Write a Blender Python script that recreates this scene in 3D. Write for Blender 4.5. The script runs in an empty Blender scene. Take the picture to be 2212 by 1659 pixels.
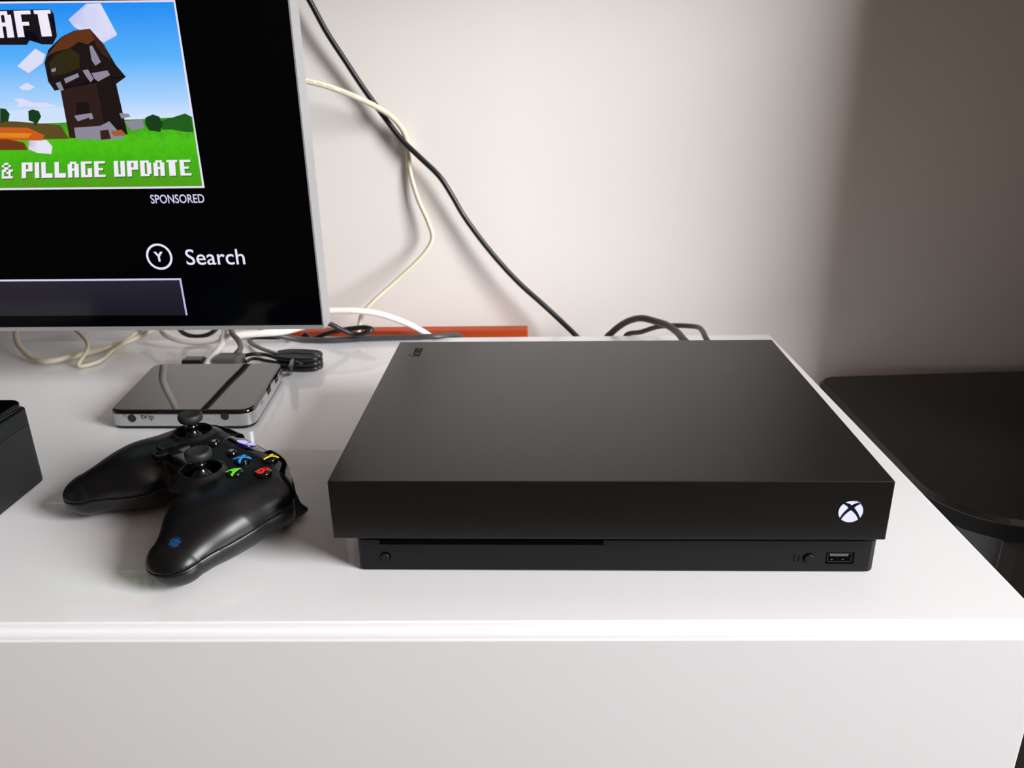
import bpy, bmesh, math, random
import numpy as np
from mathutils import Vector, Matrix, Euler
random.seed(7)
SC = bpy.context.scene
COL = SC.collection

# ------------------------------------------------------------------ camera
CAM = Vector((0.11511, -0.37807, 0.26177))
ROT = Matrix(((0.99931796, 0.00445266, 0.03665773), (0.03258336, 0.36080307, -0.93207268), (-0.01737642, 0.9326314, 0.3604119)))
F = 1728.9
cd = bpy.data.cameras.new('camera'); cam = bpy.data.objects.new('camera', cd); COL.objects.link(cam)
cam.matrix_world = Matrix.Translation(CAM) @ ROT.to_4x4()
cd.sensor_width = 36; cd.lens = 36 * F / 2212; cd.clip_start = 0.01
cd.dof.use_dof = True; cd.dof.focus_distance = 0.50; cd.dof.aperture_fstop = 13
SC.camera = cam

def at(px, py, axis, val):
    """point of the photograph on the plane  x|y|z = val  (metres)"""
    d = ROT @ Vector(((px - 1106) / F, -(py - 829.5) / F, -1))
    k = 'xyz'.index(axis)
    return CAM + d * ((val - CAM[k]) / d[k])

# ------------------------------------------------------------------ light
SC.view_settings.view_transform = 'Standard'; SC.view_settings.look = 'None'
SC.view_settings.exposure = 0.0; SC.view_settings.gamma = 1
SC.view_settings.use_curve_mapping = False
w = bpy.data.worlds.new('world'); SC.world = w; w.use_nodes = True
w.node_tree.nodes['Background'].inputs[0].default_value = (0.80, 0.90, 1.0, 1)
w.node_tree.nodes['Background'].inputs[1].default_value = 1.0
# the room: a window in the right wall, in front of the chest
XW, REV = 1.85, 0.10            # inner face of right wall, depth of the reveal
WY0, WY1, WZ0, WZ1 = -1.45, -0.42, 0.35, 1.62
YW = 0.50                       # back wall
FLZ = -0.78
def area(name, loc, rot, sx, sy, power, col):
    l = bpy.data.lights.new(name, 'AREA'); l.shape = 'RECTANGLE'; l.size = sx; l.size_y = sy
    l.energy = power; l.color = col
    o = bpy.data.objects.new(name, l); COL.objects.link(o); o.location = loc; o.rotation_euler = rot
    return o
area('window_daylight', (XW + REV + 0.02, (WY0 + WY1) / 2, (WZ0 + WZ1) / 2), (0, math.radians(90), 0),
     WZ1 - WZ0, WY1 - WY0, 154, (1.0, 0.985, 0.985))

# ------------------------------------------------------------------ materials
def lin(h):
    h = h.lstrip('#'); c = [int(h[i:i + 2], 16) / 255 for i in (0, 2, 4)]
    return tuple(((x / 12.92) if x <= .04045 else ((x + .055) / 1.055) ** 2.4) for x in c) + (1,)
def mat(name, col, rough=.5, metal=0, coat=0, coat_rough=.05, spec=.5, emit=None, es=1, bump=None, speck=0, vary=0):
    m = bpy.data.materials.new(name); m.use_nodes = True; nt = m.node_tree
    b = nt.nodes['Principled BSDF']
    c = lin(col) if isinstance(col, str) else col
    b.inputs['Base Color'].default_value = c
    b.inputs['Roughness'].default_value = rough; b.inputs['Metallic'].default_value = metal
    b.inputs['Coat Weight'].default_value = coat; b.inputs['Coat Roughness'].default_value = coat_rough
    b.inputs['Specular IOR Level'].default_value = spec
    if emit:
        b.inputs['Emission Color'].default_value = lin(emit); b.inputs['Emission Strength'].default_value = es
    tc = nt.nodes.new('ShaderNodeTexCoord')
    if bump:
        sc_, st, dist = bump
        n = nt.nodes.new('ShaderNodeTexNoise'); n.inputs['Scale'].default_value = sc_; n.inputs['Detail'].default_value = 3
        nt.links.new(tc.outputs['Object'], n.inputs['Vector'])
        bp = nt.nodes.new('ShaderNodeBump'); bp.inputs['Strength'].default_value = st; bp.inputs['Distance'].default_value = dist
        nt.links.new(n.outputs['Fac'], bp.inputs['Height']); nt.links.new(bp.outputs['Normal'], b.inputs['Normal'])
        if coat: nt.links.new(bp.outputs['Normal'], b.inputs['Coat Normal'])
    if vary:
        n = nt.nodes.new('ShaderNodeTexNoise'); n.inputs['Scale'].default_value = 3
        nt.links.new(tc.outputs['Object'], n.inputs['Vector'])
        r = nt.nodes.new('ShaderNodeMapRange'); r.inputs['To Min'].default_value = rough - vary; r.inputs['To Max'].default_value = rough + vary
        nt.links.new(n.outputs['Fac'], r.inputs['Value']); nt.links.new(r.outputs[0], b.inputs['Roughness'])
    if speck:   # grains of dust: small pale specks
        v = nt.nodes.new('ShaderNodeTexVoronoi'); v.inputs['Scale'].default_value = speck
        nt.links.new(tc.outputs['Object'], v.inputs['Vector'])
        lt = nt.nodes.new('ShaderNodeMath'); lt.operation = 'LESS_THAN'; lt.inputs[1].default_value = .022
        nt.links.new(v.outputs['Distance'], lt.inputs[0])
        wn = nt.nodes.new('ShaderNodeSeparateColor'); nt.links.new(v.outputs['Color'], wn.inputs[0])
        g = nt.nodes.new('ShaderNodeMath'); g.operation = 'GREATER_THAN'; g.inputs[1].default_value = .45
        nt.links.new(wn.outputs[0], g.inputs[0])
        mu = nt.nodes.new('ShaderNodeMath'); mu.operation = 'MULTIPLY'
        nt.links.new(lt.outputs[0], mu.inputs[0]); nt.links.new(g.outputs[0], mu.inputs[1])
        mx = nt.nodes.new('ShaderNodeMix'); mx.data_type = 'RGBA'
        mx.inputs['A'].default_value = c; mx.inputs['B'].default_value = (.16, .15, .14, 1)
        nt.links.new(mu.outputs[0], mx.inputs['Factor']); nt.links.new(mx.outputs['Result'], b.inputs['Base Color'])
    m['b'] = 1
    return m
def emis(name, col, s=1.0):
    m = bpy.data.materials.new(name); m.use_nodes = True; nt = m.node_tree
    b = nt.nodes['Principled BSDF']; b.inputs['Base Color'].default_value = (0.004, 0.004, 0.005, 1)
    b.inputs['Roughness'].default_value = .12
    b.inputs['Emission Color'].default_value = lin(col); b.inputs['Emission Strength'].default_value = s
    return m
M = {}
M['wall'] = mat('wall_paint', '#ebe7e3', .7, bump=(900, .12, .0004))
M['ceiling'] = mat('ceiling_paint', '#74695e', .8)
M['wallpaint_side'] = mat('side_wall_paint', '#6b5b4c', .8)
M['white_gloss'] = mat('white_foil', '#ebebee', .32, coat=.6, coat_rough=.03, bump=(260, .03, .0002))
M['white_front'] = mat('white_drawer_foil', '#e9e9ec', .30, coat=.7, coat_rough=.04, bump=(150, .10, .0003))
M['console'] = mat('console_plastic', '#101010', .30, spec=.5, bump=(3500, .06, .00005), speck=90)
M['console_low'] = mat('console_base_plastic', '#0e0f12', .5, spec=.25, speck=110)
M['black_void'] = mat('black_void', '#020203', .9, spec=.05)
M['lid_gloss'] = mat('mirror_black_lid', '#050505', .03, spec=.9, coat=.3, coat_rough=.02)
M['black_gloss'] = mat('black_gloss', '#050505', .06, spec=.6)
M['ctl'] = None
M['ctl_low'] = mat('controller_lower_plastic', '#0c0c10', .34)
M['rubber'] = mat('stick_rubber', '#1a1a1b', .58, bump=(6000, .1, .00005))
M['stem'] = mat('stick_stem', '#070708', .22)
M['silver'] = mat('brushed_aluminium', '#c3c5ca', .34, metal=.75)
M['tvframe'] = mat('tv_silver_frame', '#b4b6ba', .35, metal=.5)
M['tvback'] = mat('tv_back_plastic', '#17181a', .5)
M['glass'] = mat('tv_glass', '#020305', .08, spec=.12)
M['cord_black'] = mat('black_cord_jacket', '#191a1c', .32)
M['cord_grey'] = mat('dark_grey_cord_jacket', '#3e4046', .4)
M['cord_white'] = mat('white_cord_jacket', '#ece9e2', .38)
M['cord_cream'] = mat('cream_cord_jacket', '#d9d0b9', .42)
M['cord_brown'] = mat('dark_taupe_cord_jacket', '#35322e', .42)
M['orange'] = mat('orange_brown_wood', '#b2420e', .55)
M['plug_grey'] = mat('grey_plug_plastic', '#5c5856', .5)
M['cab_top'] = mat('black_slab_top', '#110e0c', .34, spec=.35)
M['cab_edge'] = mat('black_slab_edge', '#050505', .5, spec=.12)
M['cab_body'] = mat('black_cabinet_body', '#131211', .38)
M['boxside'] = None
M['print'] = mat('black_print', '#23232a', .5)
M['grey_print'] = mat('grey_print', '#8d8c82', .5)
M['steel'] = mat('dull_steel', '#8b8d90', .3, metal=.9)
M['deboss'] = mat('debossed_mark', '#060404', .9, spec=.05)
M['brownwood'] = mat('brown_wood', '#4a2b16', .5)
M['floorwood'] = mat('floor_wood', '#4c3828', .35)
M['glasspane'] = None

# ------------------------------------------------------------------ helpers
def prop(o, label=None, cat=None, group=None, kind=None):
    if label: o['label'] = label
    if cat: o['category'] = cat
    if group: o['group'] = group
    if kind: o['kind'] = kind
    return o
def link(name, me, material, parent=None, local=False, smooth=False, angle=None):
    o = bpy.data.objects.new(name, me); COL.objects.link(o)
    if material is not None and len(me.materials) == 0:
        for mm in (material if isinstance(material, (list, tuple)) else [material]): me.materials.append(mm)
    if parent is not None:
        o.parent = parent
        if not local: o.matrix_parent_inverse = parent.matrix_world.inverted()
    if smooth:
        if angle: me.set_sharp_from_angle(angle=math.radians(angle))
        for p in me.polygons: p.use_smooth = True
        if angle == 40:
            wn_ = o.modifiers.new('wn', 'WEIGHTED_NORMAL'); wn_.keep_sharp = True; wn_.weight = 100
    return o
def empty(name, loc, rot=(0, 0, 0)):
    o = bpy.data.objects.new(name, None); COL.objects.link(o); o.empty_display_size = .02
    o.location = loc; o.rotation_euler = rot
    o.matrix_world = Matrix.Translation(loc) @ Euler(rot).to_matrix().to_4x4()
    return o
def bm_mesh(bm, name='m'):
    bmesh.ops.recalc_face_normals(bm, faces=bm.faces)
    me = bpy.data.meshes.new(name); bm.to_mesh(me); bm.free(); return me
def box(x0, x1, y0, y1, z0, z1, bev=0, seg=2, bm=None, M4=None):
    own = bm is None
    if own: bm = bmesh.new()
    v = [bm.verts.new((x, y, z)) for x in (x0, x1) for y in (y0, y1) for z in (z0, z1)]
    fs = [bm.faces.new([v[i] for i in f]) for f in ((0, 1, 3, 2), (4, 6, 7, 5), (0, 4, 5, 1), (2, 3, 7, 6), (0, 2, 6, 4), (1, 5, 7, 3))]
    bmesh.ops.recalc_face_normals(bm, faces=fs)
    if bev:
        es = list({e for f in fs for e in f.edges})
        r = bmesh.ops.bevel(bm, geom=es, offset=bev, segments=seg, profile=.5, affect='EDGES')
    if M4 is not None: bmesh.ops.transform(bm, matrix=M4, verts=v if not bev else bm.verts)
    return bm
def mbox(*a, **k): return bm_mesh(box(*a, **k))
def prism(poly, z0, z1, bev=0, seg=2, topbev_only=False):
    """poly in xy, extruded in z"""
    bm = bmesh.new()
    lo = [bm.verts.new((p[0], p[1], z0)) for p in poly]; hi = [bm.verts.new((p[0], p[1], z1)) for p in poly]
    n = len(poly)
    bm.faces.new(lo); bm.faces.new(hi)
    for i in range(n): bm.faces.new((lo[i], lo[(i + 1) % n], hi[(i + 1) % n], hi[i]))
    bmesh.ops.recalc_face_normals(bm, faces=bm.faces)
    if bev:
        hs = set(hi); ls = set(lo)
        es = [e for e in bm.edges if (e.verts[0] in hs and e.verts[1] in hs) or ((not topbev_only) and e.verts[0] in ls and e.verts[1] in ls)]
        bmesh.ops.bevel(bm, geom=es, offset=bev, segments=seg, profile=.5, affect='EDGES')
    return bm
def rrect(x0, x1, y0, y1, r, n=8):
    r = r if isinstance(r, (list, tuple)) else [r] * 4
    pts = []
    for (cx, cy, a0, rr) in ((x1 - r[0], y1 - r[0], 0, r[0]), (x0 + r[1], y1 - r[1], 90, r[1]), (x0 + r[2], y0 + r[2], 180, r[2]), (x1 - r[3], y0 + r[3], 270, r[3])):
        for i in range(n + 1):
            a = math.radians(a0 + 90 * i / n); pts.append((cx + rr * math.cos(a), cy + rr * math.sin(a)))
    return pts
def lathe(prof, n=32, M4=None):
    """profile list of (r, z)"""
    bm = bmesh.new(); rings = []
    for r, z in prof:
        if r < 1e-7: rings.append([bm.verts.new((0, 0, z))])
        else: rings.append([bm.verts.new((r * math.cos(2 * math.pi * i / n), r * math.sin(2 * math.pi * i / n), z)) for i in range(n)])
    for a, b in zip(rings, rings[1:]):
        for i in range(n):
            j = (i + 1) % n
            if len(a) == 1 and len(b) == 1: continue
            if len(a) == 1: bm.faces.new((a[0], b[i], b[j]))
            elif len(b) == 1: bm.faces.new((a[i], a[j], b[0]))
            else: bm.faces.new((a[i], a[j], b[j], b[i]))
    if M4 is not None: bmesh.ops.transform(bm, matrix=M4, verts=bm.verts)
    return bm
def spline(pts, sub=10):
    P = [Vector(p) for p in pts]; P = [2 * P[0] - P[1]] + P + [2 * P[-1] - P[-2]]
    out = []
    for i in range(1, len(P) - 2):
        p0, p1, p2, p3 = P[i - 1:i + 3]
        d1 = max((p1 - p0).length, 1e-6) ** .5; d2 = max((p2 - p1).length, 1e-6) ** .5; d3 = max((p3 - p2).length, 1e-6) ** .5
        for k in range(sub):
            t = k / sub
            m1 = ((p1 - p0) / d1 - (p2 - p0) / (d1 + d2) + (p2 - p1) / d2) * d2
            m2 = ((p2 - p1) / d2 - (p3 - p1) / (d2 + d3) + (p3 - p2) / d3) * d2
            out.append((2 * t**3 - 3 * t**2 + 1) * p1 + (t**3 - 2 * t**2 + t) * m1 + (-2 * t**3 + 3 * t**2) * p2 + (t**3 - t**2) * m2)
    out.append(P[-2]); return out
def tube(pts, r, n=12, sub=10, flat=1.0, bm=None, zmin=None):
    c = spline(pts, sub); own = bm is None
    if own: bm = bmesh.new()
    if zmin is not None:
        for p in c: p.z = max(p.z, zmin)
    T = [(c[min(i + 1, len(c) - 1)] - c[max(i - 1, 0)]).normalized() for i in range(len(c))]
    N = T[0].cross(Vector((0, 0, 1)));
    if N.length < .1: N = T[0].cross(Vector((0, 1, 0)))
    N.normalize(); rings = []
    for i, p in enumerate(c):
        N = (N - T[i] * N.dot(T[i])).normalized(); B = T[i].cross(N)
        rr = r(i / (len(c) - 1)) if callable(r) else r
        rings.append([bm.verts.new(p + (N * math.cos(2 * math.pi * k / n) + B * math.sin(2 * math.pi * k / n) * flat) * rr) for k in range(n)])
    for a, b in zip(rings, rings[1:]):
        for k in range(n): bm.faces.new((a[k], a[(k + 1) % n], b[(k + 1) % n], b[k]))
    bm.faces.new(rings[0][::-1]); bm.faces.new(rings[-1])
    return bm
def text_mesh(s, size, depth, M4, offset=0, align='CENTER', xs=1.0):
    c = bpy.data.curves.new('t', 'FONT'); c.body = s; c.size = size; c.extrude = depth; c.offset = offset
    c.align_x = align; c.align_y = 'CENTER'; c.resolution_u = 4
    o = bpy.data.objects.new('t', c); COL.objects.link(o)
    bpy.context.view_layer.update()
    me = bpy.data.meshes.new_from_object(o.evaluated_get(bpy.context.evaluated_depsgraph_get()))
    bpy.data.objects.remove(o); bpy.data.curves.remove(c)
    me.transform(M4 @ Matrix.Diagonal((xs, 1, 1, 1)))
    return me
RX90 = Matrix.Rotation(math.radians(90), 4, 'X')

# ================================================================== ROOM
def struct(name, me, m, parent=None, **k):
    o = link(name, me, m, parent, **k)
    if parent is None: o['kind'] = 'structure'
    return o
RX0, RX1, RY0, CZ = -2.3, XW, -3.0, 1.80
struct('wall_back', mbox(RX0 - .1, RX1 + .3, YW, YW + .1, FLZ, CZ), M['wall'])
struct('floor', mbox(RX0 - .1, RX1 + .3, RY0 - .1, YW + .1, FLZ - .1, FLZ), M['floorwood'])
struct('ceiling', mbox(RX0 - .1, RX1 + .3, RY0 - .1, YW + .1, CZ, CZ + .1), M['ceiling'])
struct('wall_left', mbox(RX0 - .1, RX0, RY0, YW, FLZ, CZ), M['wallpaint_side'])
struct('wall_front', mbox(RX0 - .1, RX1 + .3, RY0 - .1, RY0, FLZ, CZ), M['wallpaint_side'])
bm = box(RX1, RX1 + REV, WY1, YW, FLZ, CZ)
box(RX1, RX1 + REV, RY0, WY0, FLZ, CZ, bm=bm)
box(RX1, RX1 + REV, WY0, WY1, WZ1, CZ, bm=bm)
box(RX1, RX1 + REV, WY0, WY1, FLZ, WZ0, bm=bm)
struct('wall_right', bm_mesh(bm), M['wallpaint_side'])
bm = bmesh.new()
for a_ in ((WY0, WY0 + .045, WZ0, WZ1), (WY1 - .045, WY1, WZ0, WZ1), (WY0, WY1, WZ0, WZ0 + .045), (WY0, WY1, WZ1 - .045, WZ1)):
    box(RX1 + REV - .05, RX1 + REV, a_[0], a_[1], a_[2], a_[3], bm=bm)
struct('window_1', bm_mesh(bm), M['wall'])
# brown cupboard added out of frame right, to shade that end of the wall
wd = empty('added_shade_cupboard', (.95, .36, .0)); prop(wd, 'added unseen brown cupboard shading the right end of the wall', 'cupboard')
link('shade_cupboard_body', mbox(.69, 1.25, .195, .498, -.020, .66, bev=.002), M['brownwood'], wd)
link('shade_cupboard_door', mbox(.692, 1.248, .177, .194, -.015, .655, bev=.002), M['brownwood'], wd)
# shelf added above the frame, unseen, to darken the top of the wall
prop(link('added_shade_shelf', mbox(-.10, .685, .27, .499, .48, .502, bev=.001), M['wall']), 'added unseen white shelf shading the top of the wall', 'shelf')

# ================================================================== CHEST OF DRAWERS (white gloss)
A = at(1662, 722, 'z', 0); B = at(2212, 1288, 'z', 0)
FL = at(100, 1346, 'z', 0); FR = at(2100, 1340, 'z', 0)
BL = at(0, 738, 'z', 0)
def on(p, q, x=None, y=None):
    if x is not None: t = (x - p.x) / (q.x - p.x)
    else: t = (y - p.y) / (q.y - p.y)
    return p + (q - p) * t
XL = -1.24
fr = on(FL, FR, x=.3695); fl = on(FL, FR, x=XL); bl = on(BL, A, x=XL)
chest = empty('chest_of_drawers', (-.45, .2, FLZ))
prop(chest, 'white gloss chest of drawers carrying the console, controller and small boxes', 'chest of drawers')
def inset_top(d=0.0):
    return [(bl.x, bl.y), (fl.x, fl.y), (fr.x, fr.y), (A.x, A.y)]
tp = inset_top()
# small radius at the far right corner
def corner(poly, i, r, n=6):
    P = Vector(poly[i]); a = (Vector(poly[i - 1]) - P).normalized(); b = (Vector(poly[(i + 1) % len(poly)]) - P).normalized()
    s = P + a * r; e = P + b * r; out = []
    for k in range(n + 1):
        t = k / n; out.append(tuple((1 - t)**2 * s + 2 * t * (1 - t) * P + t * t * e))
    return poly[:i] + out + poly[i + 1:]
tp = corner(tp, 3, .006)
link('top_panel', bm_mesh(prism(tp, -.022, 0, bev=.0014, seg=4)), M['white_gloss'], chest, smooth=True, angle=40)
# carcass, slightly inset below the top
body = [(bl.x + .004, bl.y - .004), (fl.x + .004, fl.y + .010), (fr.x - .004, fr.y + .010), (A.x - .004, A.y - .004)]
link('carcass', bm_mesh(prism(body, FLZ, -.022)), M['white_gloss'], chest)
# drawer fronts: two columns, three rows, standing proud of the top's edge
dirx = (FR - FL).normalized(); nrm = Vector((dirx.y, -dirx.x, 0))
def dfront(s0, s1, z0, z1):
    """panel along the front from x=s0 to s1"""
    a = on(FL, FR, x=s0); b = on(FL, FR, x=s1)
    L = (b - a).length
    mb = box(0, L, -.0078, .0095, z0, z1, bev=.0013, seg=3)
    mt = Matrix.Translation(a) @ Matrix.Rotation(math.atan2(dirx.y, dirx.x), 4, 'Z')
    bmesh.ops.transform(mb, matrix=mt, verts=mb.verts)
    return bm_mesh(mb)
zt = -.0050; hh = (0.78 - .03) / 3
# the front's top edge sits just under the overhanging top panel's lip
for col in ((XL + .002, -.4355), (-.4335, fr.x - .001)):
    for r_ in range(3):
        link('drawer_front', dfront(col[0], col[1], zt - (r_ + 1) * hh + .002, zt - r_ * hh), M['white_front'], chest, smooth=True, angle=40)

# ================================================================== ORANGE BOARD BEHIND
o1 = at(1140, 711, 'y', .468); o2 = at(640, 715.5, 'y', .468)
o3x = at(552, 722, 'y', .468).x
bd = bmesh.new()
vs = []
for y in (.466, .482):
    for x, z in ((o3x, FLZ), (o1.x, FLZ), (o1.x, o1.z), (o3x, o2.z)): vs.append(bd.verts.new((x, y, z)))
for f in ((0, 1, 2, 3), (7, 6, 5, 4), (0, 4, 5, 1), (1, 5, 6, 2), (2, 6, 7, 3), (3, 7, 4, 0)): bd.faces.new([vs[i] for i in f])
bmesh.ops.bevel(bd, geom=list(bd.edges), offset=.0008, segments=1, affect='EDGES')
prop(link('wooden_board', bm_mesh(bd), M['orange']), 'orange-brown wooden board standing on edge between the white chest and the wall', 'board')

# ================================================================== BLACK CABINET RIGHT
ZB = -.055
pts = [at(x, y, 'z', ZB) for x, y in ((1780, 831), (1800, 803), (1885, 797), (2212, 789), (1899, 958), (2028, 1062), (2131, 1113), (2212, 1128))]
ya = math.radians(3.2)
cab = empty('low_cabinet', (.60, .31, FLZ))
prop(cab, 'black low cabinet with a rounded slab top standing right of the white chest', 'cabinet')
cx0 = pts[4].x - .001
def cabpoly(inset):
    # outline following the measured edge
    X0 = .4180 + inset; X1 = .90 - inset
    back = lambda x: .4645 + (x - .437) * .065 - inset
    front = lambda x: .1480 + (x - .48) * .035 + inset
    P = []
    # back right -> back left -> front left -> front right
    P.append((X1, back(X1)))
    r = .022
    for i in range(9):
        a = math.radians(90 + 90 * i / 8)
        P.append((X0 + r + r * math.cos(a), back(X0) - r + r * math.sin(a)))
    P.append((X0 + .001, .30))
    rr = .072
    yb = front(X0 + rr) + rr
    for i in range(13):
        a = math.radians(180 + 90 * i / 12)
        P.append((X0 + .0025 + rr + rr * math.cos(a), yb + rr * math.sin(a)))
    P.append((X1, front(X1)))
    return P
link('slab_top', bm_mesh(prism(cabpoly(0), ZB - .0045, ZB, bev=.0036, seg=1, topbev_only=True)), M['cab_top'], cab)
link('slab_edge', bm_mesh(prism(cabpoly(.0), ZB - .017, ZB - .0046)), M['cab_edge'], cab, smooth=True, angle=30)
bb = cabpoly(.004)
link('side_panel', bm_mesh(prism(bb, FLZ + .02, ZB - .0172)), M['cab_body'], cab, smooth=True, angle=30)
fpx = at(2165, 1165, 'z', ZB - .018)
link('door_panel', mbox(fpx.x, .895, fpx.y - .0012, fpx.y + .01, FLZ + .03, ZB - .0185, bev=.0004, seg=1), M['cab_body'], cab)

# ================================================================== GAME CONSOLE
con = empty('game_console', (.15, .12, 0))
prop(con, 'flat black game console with glowing round logo, front right on the white chest', 'game console')
link('upper_housing', mbox(0, .300, 0, .240, .0245, .060, bev=.0006, seg=3), M['console'], con, smooth=True, angle=40)
def cbox(x0, x1, y0, y1, z0, z1, r=.004):
    return bm_mesh(prism(rrect(x0, x1, y0, y1, r, 5), z0, z1, bev=.0007, seg=2))
BX0, BX1, BY0 = .0112, .2992, .0055
link('lower_housing', cbox(BX0, BX1 - .0, BY0, .235, .0006, .0205), M['console_low'], con, smooth=True, angle=40)
link('shadow_gap', mbox(BX0 + .004, BX1 - .006, BY0 + .006, .232, .0203, .0247), M['black_void'], con)
sl0 = at(820, 1172, 'y', BY0); sl1 = at(1304, 1176, 'y', BY0)
link('disc_slot', mbox(sl0.x, sl1.x, BY0 - .0003, BY0 + .002, sl1.z - .0004, .0207, bev=.0002, seg=1), M['black_void'], con)
# buttons on the lower front
def facedisc(px, py, r, y, prof, m, name, parent):
    c = at(px, py, 'y', y)
    return link(name, bm_mesh(lathe(prof, 28, Matrix.Translation(c) @ RX90)), m, parent, smooth=True, angle=35)
rw = facedisc(833, 1202, 0, BY0, [(0, .0002), (.0031, .0002), (.0031, -.002), (0, -.002)], M['black_void'], 'eject_button', con)
facedisc(831.5, 1204, 0, BY0, [(0, .0006), (.0023, .0006), (.0026, .0003), (.0026, -.002)], M['console_low'], 'button_cap', rw)
pb = facedisc(1746, 1205, 0, BY0, [(0, .0002), (.0031, .0002), (.0031, -.002), (0, -.002)], M['black_void'], 'pairing_button', con)
facedisc(1748, 1207, 0, BY0, [(0, .0006), (.0023, .0006), (.0026, .0003), (.0026, -.002)], M['console_low'], 'button_cap', pb)
for k, (px, r) in enumerate(((1735, .0034), (1730, .0032), (1725, .0030))):
    c = at(px + 12, 1206, 'y', BY0 - .0001); rad = .0030 + k * .0013
    p = [c + Vector((-rad * math.cos(a), 0, rad * math.sin(a))) for a in [math.radians(t) for t in (-24, -8, 8, 24)]]
    link('signal_mark', bm_mesh(tube(p, .00018, 6, 4)), M['black_void'], con)
# infrared window outline
c0 = at(893, 1202, 'y', BY0)
ring = rrect(c0.x - .0072, c0.x + .0072, c0.z - .0030, c0.z + .0030, .0029, 6)
bm = bmesh.new()
vs = [bm.verts.new((x, BY0 - .00012, z)) for x, z in ring]; bm.faces.new(vs)
link('infrared_window', bm_mesh(bm), mat('infrared_plastic', '#0e0f12', .42, spec=.25), con)
# usb port
u0 = at(1786, 1193, 'y', BY0); u1 = at(1843, 1218, 'y', BY0)
usb = link('usb_port', mbox(u0.x, u1.x, BY0 - .00015, BY0 + .004, u1.z, u0.z), M['black_void'], con)
v0 = at(1788, 1194, 'y', BY0); v1 = at(1838, 1213, 'y', BY0)
bm = bmesh.new()
th = .0004
for a_ in ((v0.x, v1.x, v0.z - th, v0.z), (v0.x, v1.x, v1.z, v1.z + th), (v0.x, v0.x + th, v1.z, v0.z), (v1.x - th, v1.x, v1.z, v0.z)):
    box(a_[0], a_[1], BY0 - .0003, BY0 + .003, a_[2], a_[3], bm=bm)
link('port_frame', bm_mesh(bm), mat('dark_port_metal', '#3a3a3c', .3, metal=.7), usb)
t0 = at(1793, 1196, 'y', BY0); t1 = at(1832, 1201, 'y', BY0)
link('port_tongue', mbox(t0.x, t1.x, BY0 - .0002, BY0 + .003, t1.z, t0.z), mat('port_tongue_grey', '#55565a', .4), usb)
for px in (1796, 1820):
    q = at(px, 1208, 'y', BY0)
    link('port_contact', mbox(q.x - .0005, q.x + .0005, BY0 - .0003, BY0 + .002, q.z - .0002, q.z + .0002), M['steel'], usb)

def bez(a, c, b, n=8): return [tuple((1 - t)**2 * a[i] + 2 * t * (1 - t) * c[i] + t * t * b[i] for i in (0, 1)) for t in [k / n for k in range(n + 1)]]
def arc(a0, a1, n=14, r=1): return [(r * math.cos(math.radians(a0 + (a1 - a0) * k / n)), r * math.sin(math.radians(a0 + (a1 - a0) * k / n))) for k in range(n + 1)]
def lobes():
    L = []
    L.append(arc(59, 121) + bez((-.515, .857), (-.22, .80), (0, .62))[1:] + bez((0, .62), (.22, .80), (.515, .857))[1:-1])          # top
    L.append(arc(-133, -47) + bez((.682, -.731), (.46, -.20), (0, .13))[1:] + bez((0, .13), (-.46, -.20), (-.682, -.731))[1:-1])   # bottom
    lf = arc(135, 215) + bez((-.819, -.574), (-.66, -.10), (-.25, .36))[1:] + bez((-.25, .36), (-.45, .62), (-.707, .707))[1:-1]
    L.append(lf); L.append([(-x, y) for x, y in lf][::-1])
    return L
def logo(R, M4, names, m, parent, local, h=.0001):
    for poly in lobes():
        bm = prism([(x * R, y * R) for x, y in poly], 0, h)
        bmesh.ops.triangulate(bm, faces=[f for f in bm.faces if len(f.verts) > 4])
        bmesh.ops.transform(bm, matrix=M4, verts=bm.verts)
        link(names, bm_mesh(bm), m, parent, local=local)
lc = at(1837.5, 1105, 'y', -.0001)
M['logo'] = emis('logo_light', '#e6e8ff', 1.05)
lg = link('power_button', bm_mesh(lathe([(0, .0001), (.00665, .0001), (.0068, 0), (.0068, -.001), (0, -.001)], 40, Matrix.Translation(lc) @ RX90)), mat('button_dark', '#0a0820', .3), con)
logo(.0064, Matrix.Translation(lc + Vector((0, -.00012, 0))) @ RX90, 'logo_light', M['logo'], lg, False)
# small word mark pressed into the top, rear left
tmk = at(901, 761, 'z', .06)
me = text_mesh('XBOX', .0088, .00006, Matrix.Translation((tmk.x, tmk.y, .06004)) @ Matrix.Rotation(math.radians(-90), 4, 'Z'), offset=.00006, xs=.86)
link('word_mark', me, M['deboss'], con)
q = at(885, 768, 'z', .06)
link('mark_dot', bm_mesh(lathe([(0, .0601), (.0009, .0601), (.0009, .0599)], 12, Matrix.Translation((q.x, q.y, 0)))), M['deboss'], con)

# ================================================================== SMALL SET-TOP BOX
HT = .0165
tb = empty('set_top_box', (-.175, .25, 0), (0, 0, 0))
prop(tb, 'small silver-sided set-top box with a mirror-black lid, behind the controller', 'set-top box')
f0 = at(246, 915, 'z', .002); f1 = at(560, 910, 'z', .002); b1 = at(609, 822, 'z', .002)
Q = dict(fl=at(233, 887, 'z', HT), fr=at(545, 887, 'z', HT), br=at(611, 783, 'z', HT), bl=at(333, 785, 'z', HT))
poly = [(Q[k].x, Q[k].y) for k in ('br', 'bl', 'fl', 'fr')]
def rpoly(poly, rs, n=7):
    out = []
    for i, r in enumerate(rs):
        P = Vector(poly[i]); a = (Vector(poly[i - 1]) - P).normalized(); b = (Vector(poly[(i + 1) % len(poly)]) - P).normalized()
        s = P + a * r; e = P + b * r
        for k in range(n + 1):
            t = k / n; out.append(tuple((1 - t)**2 * s + 2 * t * (1 - t) * P + t * t * e))
    return out
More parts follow.
